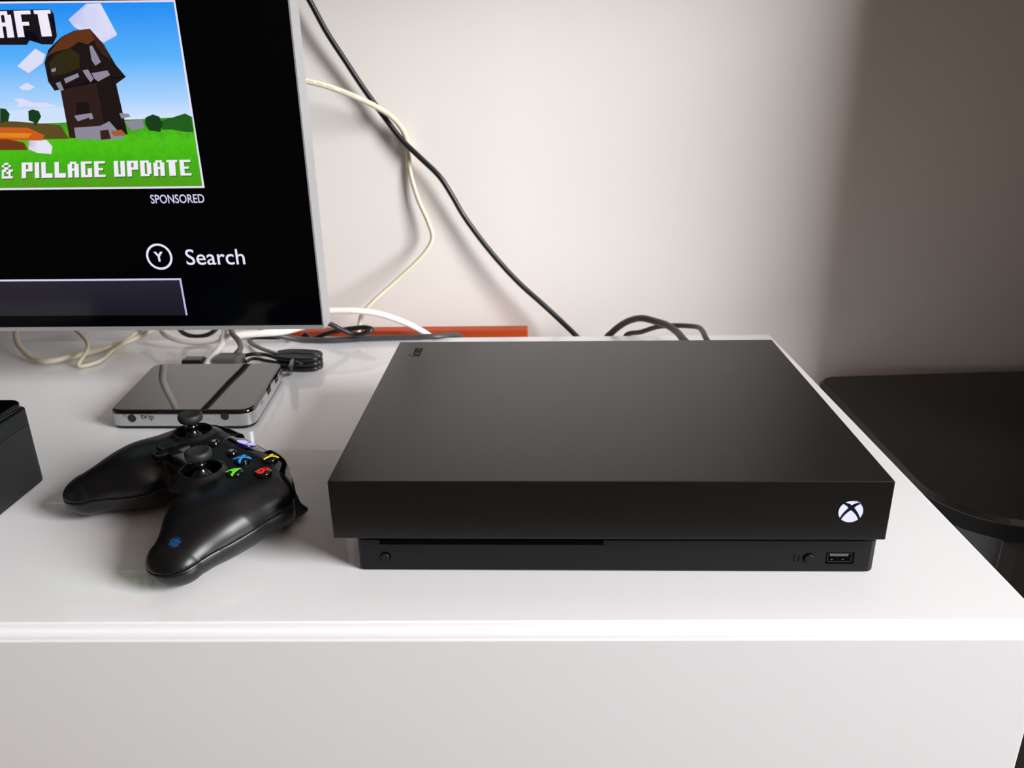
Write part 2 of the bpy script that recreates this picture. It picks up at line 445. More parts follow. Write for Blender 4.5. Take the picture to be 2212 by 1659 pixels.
def scalep(poly, d):
    c = Vector((sum(p[0] for p in poly) / len(poly), sum(p[1] for p in poly) / len(poly)))
    return [tuple(c + (Vector(p) - c) * (1 - d / (Vector(p) - c).length)) for p in poly]
rp = rpoly(poly, (.009, .012, .010, .014))
link('base_tray', bm_mesh(prism(scalep(rp, .0014), .0004, .0032, bev=.0004)), mat('box_black_plastic', '#101011', .4), tb, smooth=True, angle=40)
band = link('silver_band', bm_mesh(prism(rp, .0030, HT - .0032, bev=.0003, seg=1)), M['silver'], tb, smooth=True, angle=40)
link('glossy_lid', bm_mesh(prism(scalep(rp, .0002), HT - .0032, HT, bev=.0024, seg=4, topbev_only=True)), M['lid_gloss'], tb, smooth=True, angle=40)
yf = lambda x: on(Q['fl'], Q['fr'], x=x).y
def front_item(px, py):   # point on the slanted front plane of the box
    d = ROT @ Vector(((px - 1106) / F, -(py - 829.5) / F, -1)); n = Vector((Q['fr'].y - Q['fl'].y, -(Q['fr'].x - Q['fl'].x), 0)).normalized()
    t = (Q['fl'] - CAM).dot(n) / d.dot(n); return CAM + d * t + n * .0002
fa = math.atan2(Q['fr'].y - Q['fl'].y, Q['fr'].x - Q['fl'].x)
FM = Matrix.Rotation(fa, 4, 'Z') @ RX90
for px, py in ((285, 903.5), (485.5, 899)):
    c = front_item(px, py)
    link('round_window', bm_mesh(lathe([(0, .0001), (.0032, .0001), (.0034, 0), (.0034, -.001)], 28, Matrix.Translation(c) @ FM)), mat('window_black', '#1b1b1f', .35), tb)
c = front_item(311, 899.5); link('printed_word', text_mesh('tv', .0070, .00002, Matrix.Translation(c) @ FM, offset=.00005, xs=1.0), M['print'], tb)
c = front_item(326.5, 900.5); link('printed_word', text_mesh('ip', .0070, .00002, Matrix.Translation(c) @ FM, xs=1.0), M['print'], tb)
c = front_item(270, 897)
pm = Matrix.Translation(c) @ FM
bm = tube([pm @ Vector((.00105 * math.cos(math.radians(a)), .00105 * math.sin(math.radians(a)), 0)) for a in range(120, 421, 25)], .00011, 5, 3)
tube([pm @ Vector((0, .0004, 0)), pm @ Vector((0, .0013, 0))], .00011, 5, 2, bm=bm)
link('power_symbol', bm_mesh(bm), M['print'], tb)
c = front_item(449, 905.5)
bm = box(-.0016, .0016, -.0002, .0002, 0, .00004); bmesh.ops.transform(bm, matrix=Matrix.Translation(c) @ FM, verts=bm.verts)
link('printed_mark', bm_mesh(bm), M['grey_print'], tb)
# ports on the right side
sn = Vector((Q['br'].y - Q['fr'].y, -(Q['br'].x - Q['fr'].x), 0)).normalized()
sa = math.atan2(Q['br'].y - Q['fr'].y, Q['br'].x - Q['fr'].x)
def side_item(px, py):
    d = ROT @ Vector(((px - 1106) / F, -(py - 829.5) / F, -1))
    t = (Q['fr'] - CAM).dot(sn) / d.dot(sn); return CAM + d * t + sn * .0001
SM = Matrix.Rotation(sa, 4, 'Z') @ RX90
for px, py in ((597, 818), (581, 842)):
    c = side_item(px, py); m4 = Matrix.Translation(c) @ SM
    bm = box(-.0058, .0058, -.0027, .0027, -.001, .00012); bmesh.ops.transform(bm, matrix=m4, verts=bm.verts)
    p_ = link('usb_port', bm_mesh(bm), M['black_void'], tb)
    bm = box(-.0042, .0042, -.0006, .0009, 0, .0003); bmesh.ops.transform(bm, matrix=m4, verts=bm.verts)
    link('port_tongue', bm_mesh(bm), M['plug_grey'], p_)
c = side_item(566, 869); m4 = Matrix.Translation(c) @ SM
bm = box(-.0042, .0042, -.0010, .0010, -.001, .00012); bmesh.ops.transform(bm, matrix=m4, verts=bm.verts)
link('card_slot', bm_mesh(bm), mat('slot_grey', '#77777a', .5), tb)

# ================================================================== BLACK PERFORATED BOX, LEFT EDGE
m = mat('perforated_plastic', '#101415', .5); nt = m.node_tree; b = nt.nodes['Principled BSDF']
tc = nt.nodes.new('ShaderNodeTexCoord'); sp = nt.nodes.new('ShaderNodeSeparateXYZ'); nt.links.new(tc.outputs['Object'], sp.inputs[0])
def fr_(out, sc_):
    a = nt.nodes.new('ShaderNodeMath'); a.operation = 'MULTIPLY'; a.inputs[1].default_value = sc_; nt.links.new(out, a.inputs[0])
    f = nt.nodes.new('ShaderNodeMath'); f.operation = 'FRACT'; nt.links.new(a.outputs[0], f.inputs[0])
    s = nt.nodes.new('ShaderNodeMath'); s.operation = 'SUBTRACT'; s.inputs[1].default_value = .5; nt.links.new(f.outputs[0], s.inputs[0])
    ab = nt.nodes.new('ShaderNodeMath'); ab.operation = 'ABSOLUTE'; nt.links.new(s.outputs[0], ab.inputs[0]); return ab.outputs[0]
mxn = nt.nodes.new('ShaderNodeMath'); mxn.operation = 'MAXIMUM'
nt.links.new(fr_(sp.outputs[1], 800), mxn.inputs[0]); nt.links.new(fr_(sp.outputs[2], 800), mxn.inputs[1])
lt = nt.nodes.new('ShaderNodeMath'); lt.operation = 'LESS_THAN'; lt.inputs[1].default_value = .26; nt.links.new(mxn.outputs[0], lt.inputs[0])
cm = nt.nodes.new('ShaderNodeMix'); cm.data_type = 'RGBA'; cm.inputs['A'].default_value = lin('#101415'); cm.inputs['B'].default_value = (.0008, .0008, .0008, 1)
nt.links.new(lt.outputs[0], cm.inputs['Factor']); nt.links.new(cm.outputs['Result'], b.inputs['Base Color'])
perf = m
SPX = at(104, 1032, 'z', 0).x; SPY = at(104, 1032, 'z', 0).y
spk = empty('perforated_box', (SPX - .06, SPY - .06, 0))
prop(spk, 'black box with perforated sides and glossy lid, cut off at the left frame edge', 'electronics box')
SH = .0565
link('perforated_shell', bm_mesh(prism(rrect(SPX - .125, SPX, SPY - .125, SPY, .008, 6), .0008, SH - .012, bev=.001)), perf, spk, smooth=True, angle=40)
link('rim_band', bm_mesh(prism(rrect(SPX - .125, SPX, SPY - .125, SPY, .008, 6), SH - .012, SH - .001, bev=.0006)), mat('rim_plastic', '#111517', .5, spec=.3), spk, smooth=True, angle=40)
lidp = rrect(SPX - .124, SPX - .0016, SPY - .124, SPY - .0006, .010, 8)
lid_ = link('glossy_lid', bm_mesh(prism(lidp, SH - .001, SH + .0040, bev=.0012, seg=3)), M['black_gloss'], spk, smooth=True, angle=40)

# ================================================================== TELEVISION
TY = .27
tvr = at(696, 690, 'y', TY).x; tvb = at(350, 704.5, 'y', TY).z
fb = at(350, 712.5, 'y', TY).z
TL, TT = -1.30, .70
tv = empty('television', ((tvr + TL) / 2, TY + .02, 0))
prop(tv, 'silver-framed flat television showing a game advert, standing on the white chest', 'television')
FRX = tvr + .0012
bm = bmesh.new()
box(TL, FRX, TY - .0008, TY + .022, fb, tvb, bm=bm); box(TL, FRX, TY - .0008, TY + .022, TT, TT + .004, bm=bm)
box(tvr, FRX, TY - .0008, TY + .022, tvb, TT, bm=bm); box(TL, TL + .004, TY - .0008, TY + .022, tvb, TT, bm=bm)
link('frame', bm_mesh(bm), M['tvframe'], tv)
link('screen_glass', mbox(TL + .004, tvr, TY, TY + .004, tvb, TT), M['glass'], tv)
link('rear_housing', mbox(TL + .03, tvr - .004, TY + .006, TY + .021, fb + .001, TT - .01), M['tvback'], tv)
link('rear_bulge', mbox(TL + .2, tvr - .25, TY + .02, TY + .05, fb + .06, TT - .2, bev=.01), M['tvback'], tv)
link('stand_neck', mbox(-.73, -.65, TY + .022, TY + .045, .004, .2, bev=.004), M['tvframe'], tv)
link('stand_foot', mbox(-.80, -.58, TY - .055, TY + .095, .0003, .006, bev=.002), M['tvframe'], tv)
def S(px, py, lay=1): return at(px, py, 'y', TY - .00006 * lay)
def spoly(name, pts, m, lay, parent=tv):
    bm = bmesh.new(); vs = [bm.verts.new(S(x, y, lay)) for x, y in pts]; f = bm.faces.new(vs)
    bmesh.ops.triangulate(bm, faces=[f]);
    me = bpy.data.meshes.new(name); bm.to_mesh(me); bm.free()
    return link(name, me, m, parent)
def grad(name, stops, z0, z1, noise=None):
    m = emis(name, '#000000', 1); nt = m.node_tree; b = nt.nodes['Principled BSDF']
    g = nt.nodes.new('ShaderNodeNewGeometry'); s = nt.nodes.new('ShaderNodeSeparateXYZ'); nt.links.new(g.outputs['Position'], s.inputs[0])
    r = nt.nodes.new('ShaderNodeMapRange'); r.inputs['From Min'].default_value = z0; r.inputs['From Max'].default_value = z1
    nt.links.new(s.outputs[2], r.inputs['Value']); cr = nt.nodes.new('ShaderNodeValToRGB')
    e = cr.color_ramp.elements
    e[0].position = stops[0][0]; e[0].color = lin(stops[0][1]); e[1].position = stops[-1][0]; e[1].color = lin(stops[-1][1])
    for p, c in stops[1:-1]: n = e.new(p); n.color = lin(c)
    out = r.outputs[0]
    if noise:
        n = nt.nodes.new('ShaderNodeTexNoise'); n.inputs['Scale'].default_value = noise[0]; nt.links.new(g.outputs['Position'], n.inputs['Vector'])
        a = nt.nodes.new('ShaderNodeMath'); a.operation = 'MULTIPLY_ADD'; a.inputs[1].default_value = noise[1]; nt.links.new(n.outputs['Fac'], a.inputs[0])
        su = nt.nodes.new('ShaderNodeMath'); su.operation = 'SUBTRACT'; su.inputs[1].default_value = noise[1] / 2
        nt.links.new(r.outputs[0], a.inputs[2]); nt.links.new(a.outputs[0], su.inputs[0]); out = su.outputs[0]
    nt.links.new(out, cr.inputs[0]); nt.links.new(cr.outputs[0], b.inputs['Emission Color']); return m
zz = lambda px, py: S(px, py).z
# the advert picture: sky, meadow, a brown tower, clouds and trees
spoly('picture_border', [(-140, 5), (378, 0), (442, 406), (-140, 412)], emis('border_white', '#e8e0f4'), 1)
pic = spoly('picture_sky', [(-140, 9), (375, 4), (416, 270), (-140, 290)], grad('screen_sky', [(0, '#e6eefb'), (.25, '#a9d2fb'), (.6, '#55b0fa'), (1, '#1f8ef2')], zz(0, 285), zz(0, 20)), 2)
spoly('picture_meadow', [(-140, 268), (60, 268), (300, 262), (415, 252), (437, 402), (-140, 408)], grad('screen_meadow', [(0, '#4f9a12'), (.35, '#3fae0c'), (.7, '#4cc010'), (1, '#3d9018')], zz(0, 405), zz(0, 265), (220, .5)), 3)
wh = emis('screen_cloud', '#dcdcf6'); wh2 = emis('screen_cloud_shade', '#c3c8f0')
for p, m_ in (([(148, 42), (186, 8), (217, 7), (253, 74), (250, 78), (224, 92), (158, 56)], wh2), ([(158, 50), (190, 9), (217, 7), (253, 74), (224, 92), (160, 58)], wh),
              ([(37, 143), (76, 105), (98, 118), (92, 136), (62, 158)], wh), ([(41, 188), (58, 179), (76, 188), (62, 195), (47, 194)], wh),
              ([(30, 214), (48, 213), (72, 222), (98, 222), (124, 229), (100, 233), (60, 230), (34, 231), (42, 223)], wh),
              ([(16, 240), (60, 236), (140, 232), (142, 262), (60, 262), (28, 256)], emis('screen_haze', '#cfe0fa'))):
    spoly('picture_cloud', p, m_, 4)
tree = emis('screen_tree', '#1c5a16'); tree2 = emis('screen_tree_dark', '#0d3a10')
for p, m_ in (([(0, 234), (12, 235), (21, 246), (18, 262), (0, 266)], tree2), ([(61, 240), (70, 236), (84, 240), (89, 252), (80, 262), (78, 271), (74, 271), (72, 264), (62, 260)], tree2),
              ([(314, 254), (330, 247), (344, 252), (352, 268), (346, 285), (322, 282), (314, 268)], tree2),
              ([(346, 262), (362, 256), (380, 252), (400, 245), (413, 252), (418, 285), (400, 285), (372, 280), (350, 280)], tree),
              ([(-140, 262), (30, 262), (60, 268), (130, 270), (150, 300), (-140, 305)], emis('screen_field', '#5a4a20'))):
    spoly('picture_tree', p, m_, 5)
for p, c in (([(-140, 272), (60, 276), (96, 292), (92, 304), (-140, 300)], '#c65a14'), ([(-140, 300), (14, 300), (52, 308), (60, 324), (-140, 326)], '#6d3414'),
             ([(-140, 286), (70, 288), (60, 298), (-140, 296)], '#e58a1c'), ([(62, 304), (100, 302), (113, 316), (111, 333), (80, 330), (62, 322)], '#e4e2f4'), ([(60, 304), (80, 305), (80, 328), (62, 324)], '#9a97ac')):
    spoly('picture_campfire', p, emis('screen_camp', c), 6)
tower = emis('screen_tower', '#2a1712'); tdark = emis('screen_tower_dark', '#140c0a'); roof = emis('screen_roof', '#5e2f12'); moss = emis('screen_moss', '#2a2408'); stone = emis('screen_stone', '#8c8798')
spoly('picture_tower', [(126, 170), (246, 160), (276, 290), (232, 300), (150, 298)], tower, 7)
spoly('picture_tower', [(204, 160), (244, 160), (276, 290), (232, 302)], tdark, 8)
spoly('picture_tower', [(96, 136), (104, 108), (132, 80), (160, 66), (194, 62), (224, 96), (250, 140), (272, 166), (250, 182), (186, 166), (118, 196), (104, 176)], tdark, 8)
spoly('picture_tower', [(100, 122), (132, 82), (162, 66), (194, 63), (206, 84), (190, 96), (170, 90), (150, 104), (120, 112)], roof, 9)
spoly('picture_tower', [(106, 136), (120, 118), (150, 104), (172, 118), (172, 146), (140, 160), (112, 164)], moss, 9)
spoly('picture_tower', [(196, 66), (226, 98), (240, 130), (222, 118), (206, 96)], emis('screen_roof2', '#3a1c10'), 9)
for p in ([(193, 100), (199, 98), (206, 118), (218, 134), (206, 142), (198, 130)], [(138, 170), (168, 158), (171, 166), (142, 180)], [(178, 152), (190, 150), (202, 170), (196, 178), (188, 168)],
          [(198, 158), (232, 152), (238, 162), (212, 176), (204, 170)], [(110, 150), (121, 146), (120, 154), (112, 156)], [(160, 250), (198, 244), (202, 256), (194, 258), (192, 254), (172, 256), (168, 262)],
          [(160, 276), (216, 272), (236, 262), (244, 280), (270, 300), (232, 302), (164, 300)], [(258, 244), (278, 246), (282, 252), (262, 256)], [(268, 262), (308, 258), (312, 276), (284, 282)], [(120, 180), (130, 176), (138, 194), (130, 197)]):
    spoly('picture_stonework', p, stone, 10)
for p, c in (([(216, 282), (234, 280), (240, 300), (218, 302)], '#3a1a10'), ([(238, 284), (262, 280), (274, 292), (246, 294)], '#a05a30'), ([(164, 222), (190, 220), (194, 244), (166, 246)], '#140a08')):
    spoly('picture_doorway', p, emis('screen_door', c), 11)
# blocky advert lettering
GL = {'A': ['01110', '11011', '11011', '11111', '11011', '11011', '11011'], 'F': ['11111', '11000', '11000', '11110', '11000', '11000', '11000'],
      'T': ['11111', '01110', '01110', '01110', '01110', '01110', '01110'], 'P': ['11111', '11011', '11011', '11111', '11000', '11000', '11000'],
      'I': ['11', '11', '11', '11', '11', '11', '11'], 'L': ['11000', '11000', '11000', '11000', '11000', '11111', '11111'],
      'G': ['11111', '11000', '11000', '11011', '11011', '11011', '11111'], 'E': ['11111', '11000', '11000', '11110', '11000', '11000', '11111'],
      'U': ['11011', '11011', '11011', '11011', '11011', '11011', '11111'], 'D': ['11110', '11011', '11011', '11011', '11011', '11011', '11110'],
      '&': ['01100', '10010', '01100', '11011', '10110', '10010', '11111'], ' ': ['00', '00', '00', '00', '00', '00', '00']}
def blocktext(name, s, quad, m, lay, parent, dx=0, dy=0):
    """quad: photo corners (tl, tr, br, bl) of the lettering"""
    W = sum(len(GL[c][0]) + 1 for c in s) - 1
    bm = bmesh.new(); x = 0
    tl, tr, br, bl_ = [Vector(q) for q in quad]
    def P(u, v):
        a = tl.lerp(tr, u / W); b_ = bl_.lerp(br, u / W); q = a.lerp(b_, v / 7); return S(q.x + dx, q.y + dy, lay)
    for c in s:
        g = GL[c]
        for r in range(7):
            k = 0
            while k < len(g[0]):
                if g[r][k] == '1':
                    e = k
                    while e < len(g[0]) and g[r][e] == '1': e += 1
                    bm.faces.new([bm.verts.new(P(*q)) for q in ((x + k, r), (x + e, r), (x + e, r + 1), (x + k, r + 1))]); k = e
                else: k += 1
        x += len(g[0]) + 1
    me = bpy.data.meshes.new(name); bm.to_mesh(me); bm.free(); return link(name, me, m, parent)
lw = emis('screen_letter', '#f1eaf8'); ld = emis('screen_letter_shadow', '#0c0a12')
q1 = ((-14, 25), (108, 21), (120, 78), (-6, 82))
spoly('title_shadow', [(-140, 24), (-20, 22), (108, 20), (116, 30), (110, 42), (123, 78), (114, 96), (92, 96), (74, 70), (58, 97), (-140, 97)], ld, 12)
blocktext('advert_title', 'AFT', q1, lw, 14, tv)
q2 = ((4, 352), (411, 345), (414, 379), (4, 386))
blocktext('subtitle_shadow', '& PILLAGE UPDATE', q2, emis('screen_letter_edge', '#2c4a10'), 12, tv, dx=1.5, dy=2)
blocktext('advert_subtitle', '& PILLAGE UPDATE', q2, lw, 13, tv)
# interface text
def stext(name, s, px, py, size, m, off=0, xs=1):
    p = S(px, py, 2); return link(name, text_mesh(s, size, 0, Matrix.Translation(p) @ RX90, offset=off, xs=xs), m, tv)
ui = emis('screen_text', '#d9cff2')
def pxw(x0, x1, y): return (S(x1, y).x - S(x0, y).x)
def fit(name, s, x0, x1, y0, y1, m, off=0, capr=.727):
    h = S(x0, y0).z - S(x0, y1).z; size = h / capr
    c = S((x0 + x1) / 2, (y0 + y1) / 2, 2)
    me = text_mesh(s, size, 0, RX90, offset=off)
    xsn = [v.co.x for v in me.vertices]; zs = [v.co.z for v in me.vertices]
    kx = pxw(x0, x1, (y0 + y1) / 2) / (max(xsn) - min(xsn)); kz = h / (max(zs) - min(zs))
    mx, mz = (max(xsn) + min(xsn)) / 2, (max(zs) + min(zs)) / 2
    me.transform(Matrix.Translation(c) @ Matrix.Diagonal((kx, 1, kz, 1)) @ Matrix.Translation((-mx, 0, -mz)))
    return link(name, me, m, tv)
fit('screen_word', 'SPONSORED', 325, 441, 420, 439, ui, off=.00008)
fit('screen_word', 'Search', 401, 528, 538, 572, emis('screen_text_bright', '#e9e4fb'), off=.00008)
fit('button_letter', 'Y', 333, 353, 544, 565, emis('screen_text_b2', '#e9e4fb'), off=.0004)
c = S(344, 554.5, 2)
bm = bmesh.new(); n = 48; ri, ro = .0090, .0104
sx = pxw(316, 372, 554) / 2
for i in range(n):
    a, b_ = 2 * math.pi * i / n, 2 * math.pi * (i + 1) / n
    bm.faces.new([bm.verts.new(c + Vector((math.cos(t) * r, 0, math.sin(t) * r))) for t, r in ((a, sx * .84), (a, sx), (b_, sx), (b_, sx * .84))])
link('button_ring', bm_mesh(bm), emis('screen_ring', '#e9e4fb'), tv)
spoly('tile_fill', [(-140, 608), (390, 604), (403, 681), (-140, 683)], grad('screen_tile', [(0, '#15131c'), (1, '#24222e')], zz(0, 683), zz(0, 604)), 1)
spoly('tile_outline', [(-140, 605), (391, 601.5), (391, 605), (-140, 609)], emis('tile_edge', '#d6ccf5'), 2)
spoly('tile_outline', [(387, 602), (391, 601.5), (405, 681), (401.5, 681)], emis('tile_edge2', '#c9b6f0'), 2)

# ================================================================== CORDS
def mir(px, py, y):     # a point above the mirror lid that the lid shows at this pixel
    p = at(px, py, 'y', y); p.z = 2 * HT - p.z; return p
def cord(name, pts, r, m, label, cat='cable', sub=10, flat=1, zmin=None, n=12):
    o = link(name, bm_mesh(tube(pts, r, n, sub, flat, zmin=zmin)), m, smooth=True)
    prop(o, label, cat); return o
Y = lambda px, py, y: at(px, py, 'y', y)
Z = lambda px, py, z: at(px, py, 'z', z)
cord('long_cable', [Y(560, -190, .47), Y(610, -100, .475), Y(668, 0, .482), Y(706, 70, .484), Y(745, 130, .486), Y(786, 192, .488), Y(826, 247, .4885), Y(868, 302, .488), Y(905, 338, .486), Y(950, 382, .484),
     Y(975, 420, .484), Y(1003, 468, .485), Y(1060, 544, .482), Y(1120, 610, .478), Y(1170, 655, .474), Y(1208, 690, .470), Y(1245, 726, .462), Y(1262, 745, .458), Vector((.163, .458, -.06)), Vector((.166, .462, -.14))],
     .0029, M['cord_black'], 'long black cord hanging down the wall from behind the television to the chest')
pb_ = [Y(600, 160, .42), Y(650, 172, .43), Y(700, 184, .44), Y(760, 206, .455), Y(815, 232, .472), Y(850, 256, .484), Y(872, 285, .4905), Y(882, 320, .495), Y(886, 370, .494), Y(903, 430, .49), Y(925, 480, .486), Y(934, 515, .482), Y(916, 548, .476),
       Y(850, 612, .462), Y(806, 652, .45), Y(782, 680, .444), Y(776, 706, .44), Z(770, 727, .004), Z(700, 732, .004)]
wc = cord('network_cable', pb_, lambda t: .0028 if t < .4 else .0024, M['cord_cream'], 'thin off-white cord with faint print, bowing out from behind the television')
# the printing along the first stretch
sp_ = spline(pb_, 10)
for k, (a, b_) in enumerate(((13, 16), (17, 20), (21, 24), (26, 32), (34, 36))):
    off = Vector((0, -.00295, .0006)); bmm = tube([sp_[i] + off * 1.0 for i in range(a, b_ + 1)], .0006, 6, 3, flat=.5)
    link('printed_marking', bm_mesh(bmm), M['grey_print'], wc)
cord('antenna_cable', [Y(560, 690, .40), Y(640, 674, .41), Y(705, 671, .42), Y(768, 671, .425), Y(815, 677, .43), Y(858, 690, .435), Y(890, 704, .44), Y(922, 722, .448), Y(940, 738, .454), Vector((-.008, .456, -.08))],
     .0034, M['cord_white'], 'thick white cord arching behind the television corner and down past the board')
cord('trailing_cable', [mir(425, 900, .43), mir(451, 874, .43), mir(494, 828, .425), mir(534, 786, .415), Y(566, 712, .408), Y(600, 724, .415), Z(650, 733.5, .0035), Z(710, 735, .0035), Z(770, 732, .0035), Z(830, 730, .0035), Z(890, 728.5, .0035), Z(940, 727, .0032), Y(1000, 731, .455), Vector((.055, .458, -.06))],
     .0031, M['cord_grey'], 'dark grey cord lying along the rear edge of the chest by the orange board', n=12)
cord('looped_cable', [Y(660, 670, .41), Y(700, 694, .412), Y(722, 704, .414), Y(742, 714, .416), Z(768, 723, .010), Y(792, 718, .414), Y(803, 711.5, .417), Y(790, 707.5, .421), Y(757, 710, .424), Y(722, 716, .427), Y(700, 722, .43), Y(672, 732, .4335), Vector((-.14, .4405, .004)), Vector((-.155, .452, -.05))],
     .0026, M['cord_black'], 'black cord folded into a narrow loop just past the television corner')
cord('cream_cable', [Y(20, 640, .42), Y(33, 700, .415), Z(36, 735, .014), Z(52, 760, .007), Z(75, 776, .004), Z(105, 780, .004), Z(160, 769, .004), Z(230, 751, .004), Z(290, 732, .006), Y(330, 712, .435), Y(380, 690, .44), Y(470, 670, .445)],
     .0029, M['cord_cream'], 'cream cord sagging onto the chest under the left part of the television')
cord('cream_cable', [Y(150, 700, .43), Z(190, 752, .014), Z(170, 790, .003), Z(210, 782, .003), Z(245, 756, .003), Z(268, 738, .01), Y(300, 715, .43), Y(340, 690, .42)],
     .0019, M['cord_cream'], 'thinnest pale cord, curling on the chest left of the set-top box')
cord('sagging_cable', [mir(392, 900, .44), mir(377, 874, .44), mir(352, 822, .435), mir(353, 789, .425), Y(352, 715, .412), Y(362, 724, .405), Y(385, 733, .40), Y(420, 738, .398), Y(460, 735, .398), Y(510, 725, .40), Y(560, 720, .405), Y(610, 716, .412), Y(650, 706, .42), Y(700, 690, .42)],
     .0038, M['cord_white'], 'bright white cord looping low beneath the television right of centre')
cord('rising_cable', [Vector((-.20, .318, .010)), Z(452, 778, .010), Z(462, 766, .012), Z(475, 750, .016), Y(482, 733, .395), Y(486, 712, .40), Y(492, 690, .40)],
     .0030, M['cord_white'], 'short white lead rising from the back of the set-top box')
cord('short_black_strip', [Y(375, 690, .43), Y(392, 716, .43), Y(410, 725, .43), Y(432, 726.5, .43), Y(455, 720, .43), Y(478, 700, .43)], .0024, M['cord_black'], 'short black strip just showing under the television above the white loop')  # black strip filling the dark slit between the white cords
gl = empty('plug_lead', (-.17, .33, 0)); prop(gl, 'grey lead with a chunky plug in the back of the set-top box', 'cable')
link('lead', bm_mesh(tube([Z(507, 768, .012), Z(517, 757, .016), Y(519, 745, .37), Y(513, 733, .38), Y(503, 722, .39), Y(495, 700, .40)], .0028, 12, 8)), M['plug_grey'], gl, smooth=True)
pa = Z(497, 778, .010)
link('plug', mbox(pa.x - .014, pa.x + .012, pa.y - .012, pa.y + .012, .0035, .0145, bev=.003), M['plug_grey'], gl)
bp = Z(418, 781, .008)
pl2 = link('power_plug', mbox(bp.x - .009, bp.x + .011, bp.y - .008, bp.y + .006, .003, .012, bev=.002), M['cord_black']); prop(pl2, 'black plug half hidden at the rear left of the set-top box', 'plug')
# bundled flat twin lead
cb = empty('coiled_cable', (-.11, .345, 0)); prop(cb, 'black flat power cord tied in a tight bundle, right behind the set-top box', 'cable')
for k in range(9):
    dz = .0028 + (k // 3) * .0052; dy = (k % 3) * .0042 - (k // 3) * .001
    lft = Z(600 + (k * 7) % 5, 799, 0) + Vector((0, dy, dz)); rgt = Z(684 + (k * 5) % 7, 802, 0) + Vector((0, dy, dz))
    P = [lft, lft.lerp(rgt, .35) + Vector((0, -.003, 0)), lft.lerp(rgt, .8) + Vector((0, -.003, 0)), rgt + Vector((0, .001, 0)), rgt + Vector((-.001, .006, .0008)),
         lft.lerp(rgt, .7) + Vector((0, .009, .001)), lft.lerp(rgt, .2) + Vector((0, .008, .001)), lft + Vector((-.002, .004, .0005))]
    link('cord_loop', bm_mesh(tube(P, .0024, 10, 6, zmin=.0026)), M['cord_black'], cb, smooth=True)
link('cord_tie', bm_mesh(tube([Z(626, 806, .002), Z(625, 801, .012), Z(627, 797, .019), Z(630, 786, .019), Z(634, 776, .010)], .0022, 8, 6)), M['cord_black'], cb, smooth=True)
link('cord_tail', bm_mesh(tube([Z(650, 786, .012), Z(620, 772, .012), Z(590, 762, .010), Z(560, 751, .006), Z(543, 741, .004), Z(539, 734, .004), Z(548, 730, .004), Z(580, 730, .004), Z(610, 729, .004), Vector((-.16, .4405, .004)), Vector((-.155, .453, -.04))], .0027, 10, 8, flat=.6)), M['cord_black'], cb, smooth=True)
link('cord_lead', bm_mesh(tube([Z(525, 780, .009), Z(527, 770, .010), Z(545, 765, .012), Z(572, 766, .010), Z(600, 775, .008), Z(612, 786, .006)], .0019, 8, 8)), M['cord_black'], cb, smooth=True)
link('cord_lead', bm_mesh(tube([Z(531, 782, .008), Z(545, 775, .008), Z(575, 779, .008), Z(600, 784, .007), Z(620, 790, .006)], .0017, 8, 8)), M['cord_black'], cb, smooth=True)
# cords behind the console
cord('arched_cable', [Vector((.196, .458, -.06)), Y(1308, 735, .452), Y(1322, 718, .448), Y(1345, 700, .44), Y(1366, 690.5, .43), Y(1388, 687.5, .42), Y(1415, 694, .41), Y(1440, 702, .395), Y(1462, 717, .375), Y(1476, 733, .355), Vector((.262, .31, .018)), Vector((.262, .27, .02)), Vector((.262, .238, .02))],
     .0035, M['cord_brown'], 'thick dark cord making the taller arch behind the game console')
cord('arched_cable', [Vector((.21, .458, -.05)), Y(1352, 725, .444), Y(1385, 717, .436), Y(1420, 706, .43), Y(1450, 703.5, .425), Y(1485, 704, .41), Y(1508, 707, .395), Y(1518, 716, .375), Y(1525, 731, .355), Vector((.2785, .31, .016)), Vector((.2785, .27, .016)), Vector((.2785, .238, .016))],
     .0026, M['cord_brown'], 'thinner dark cord making the lower arch behind the game console')

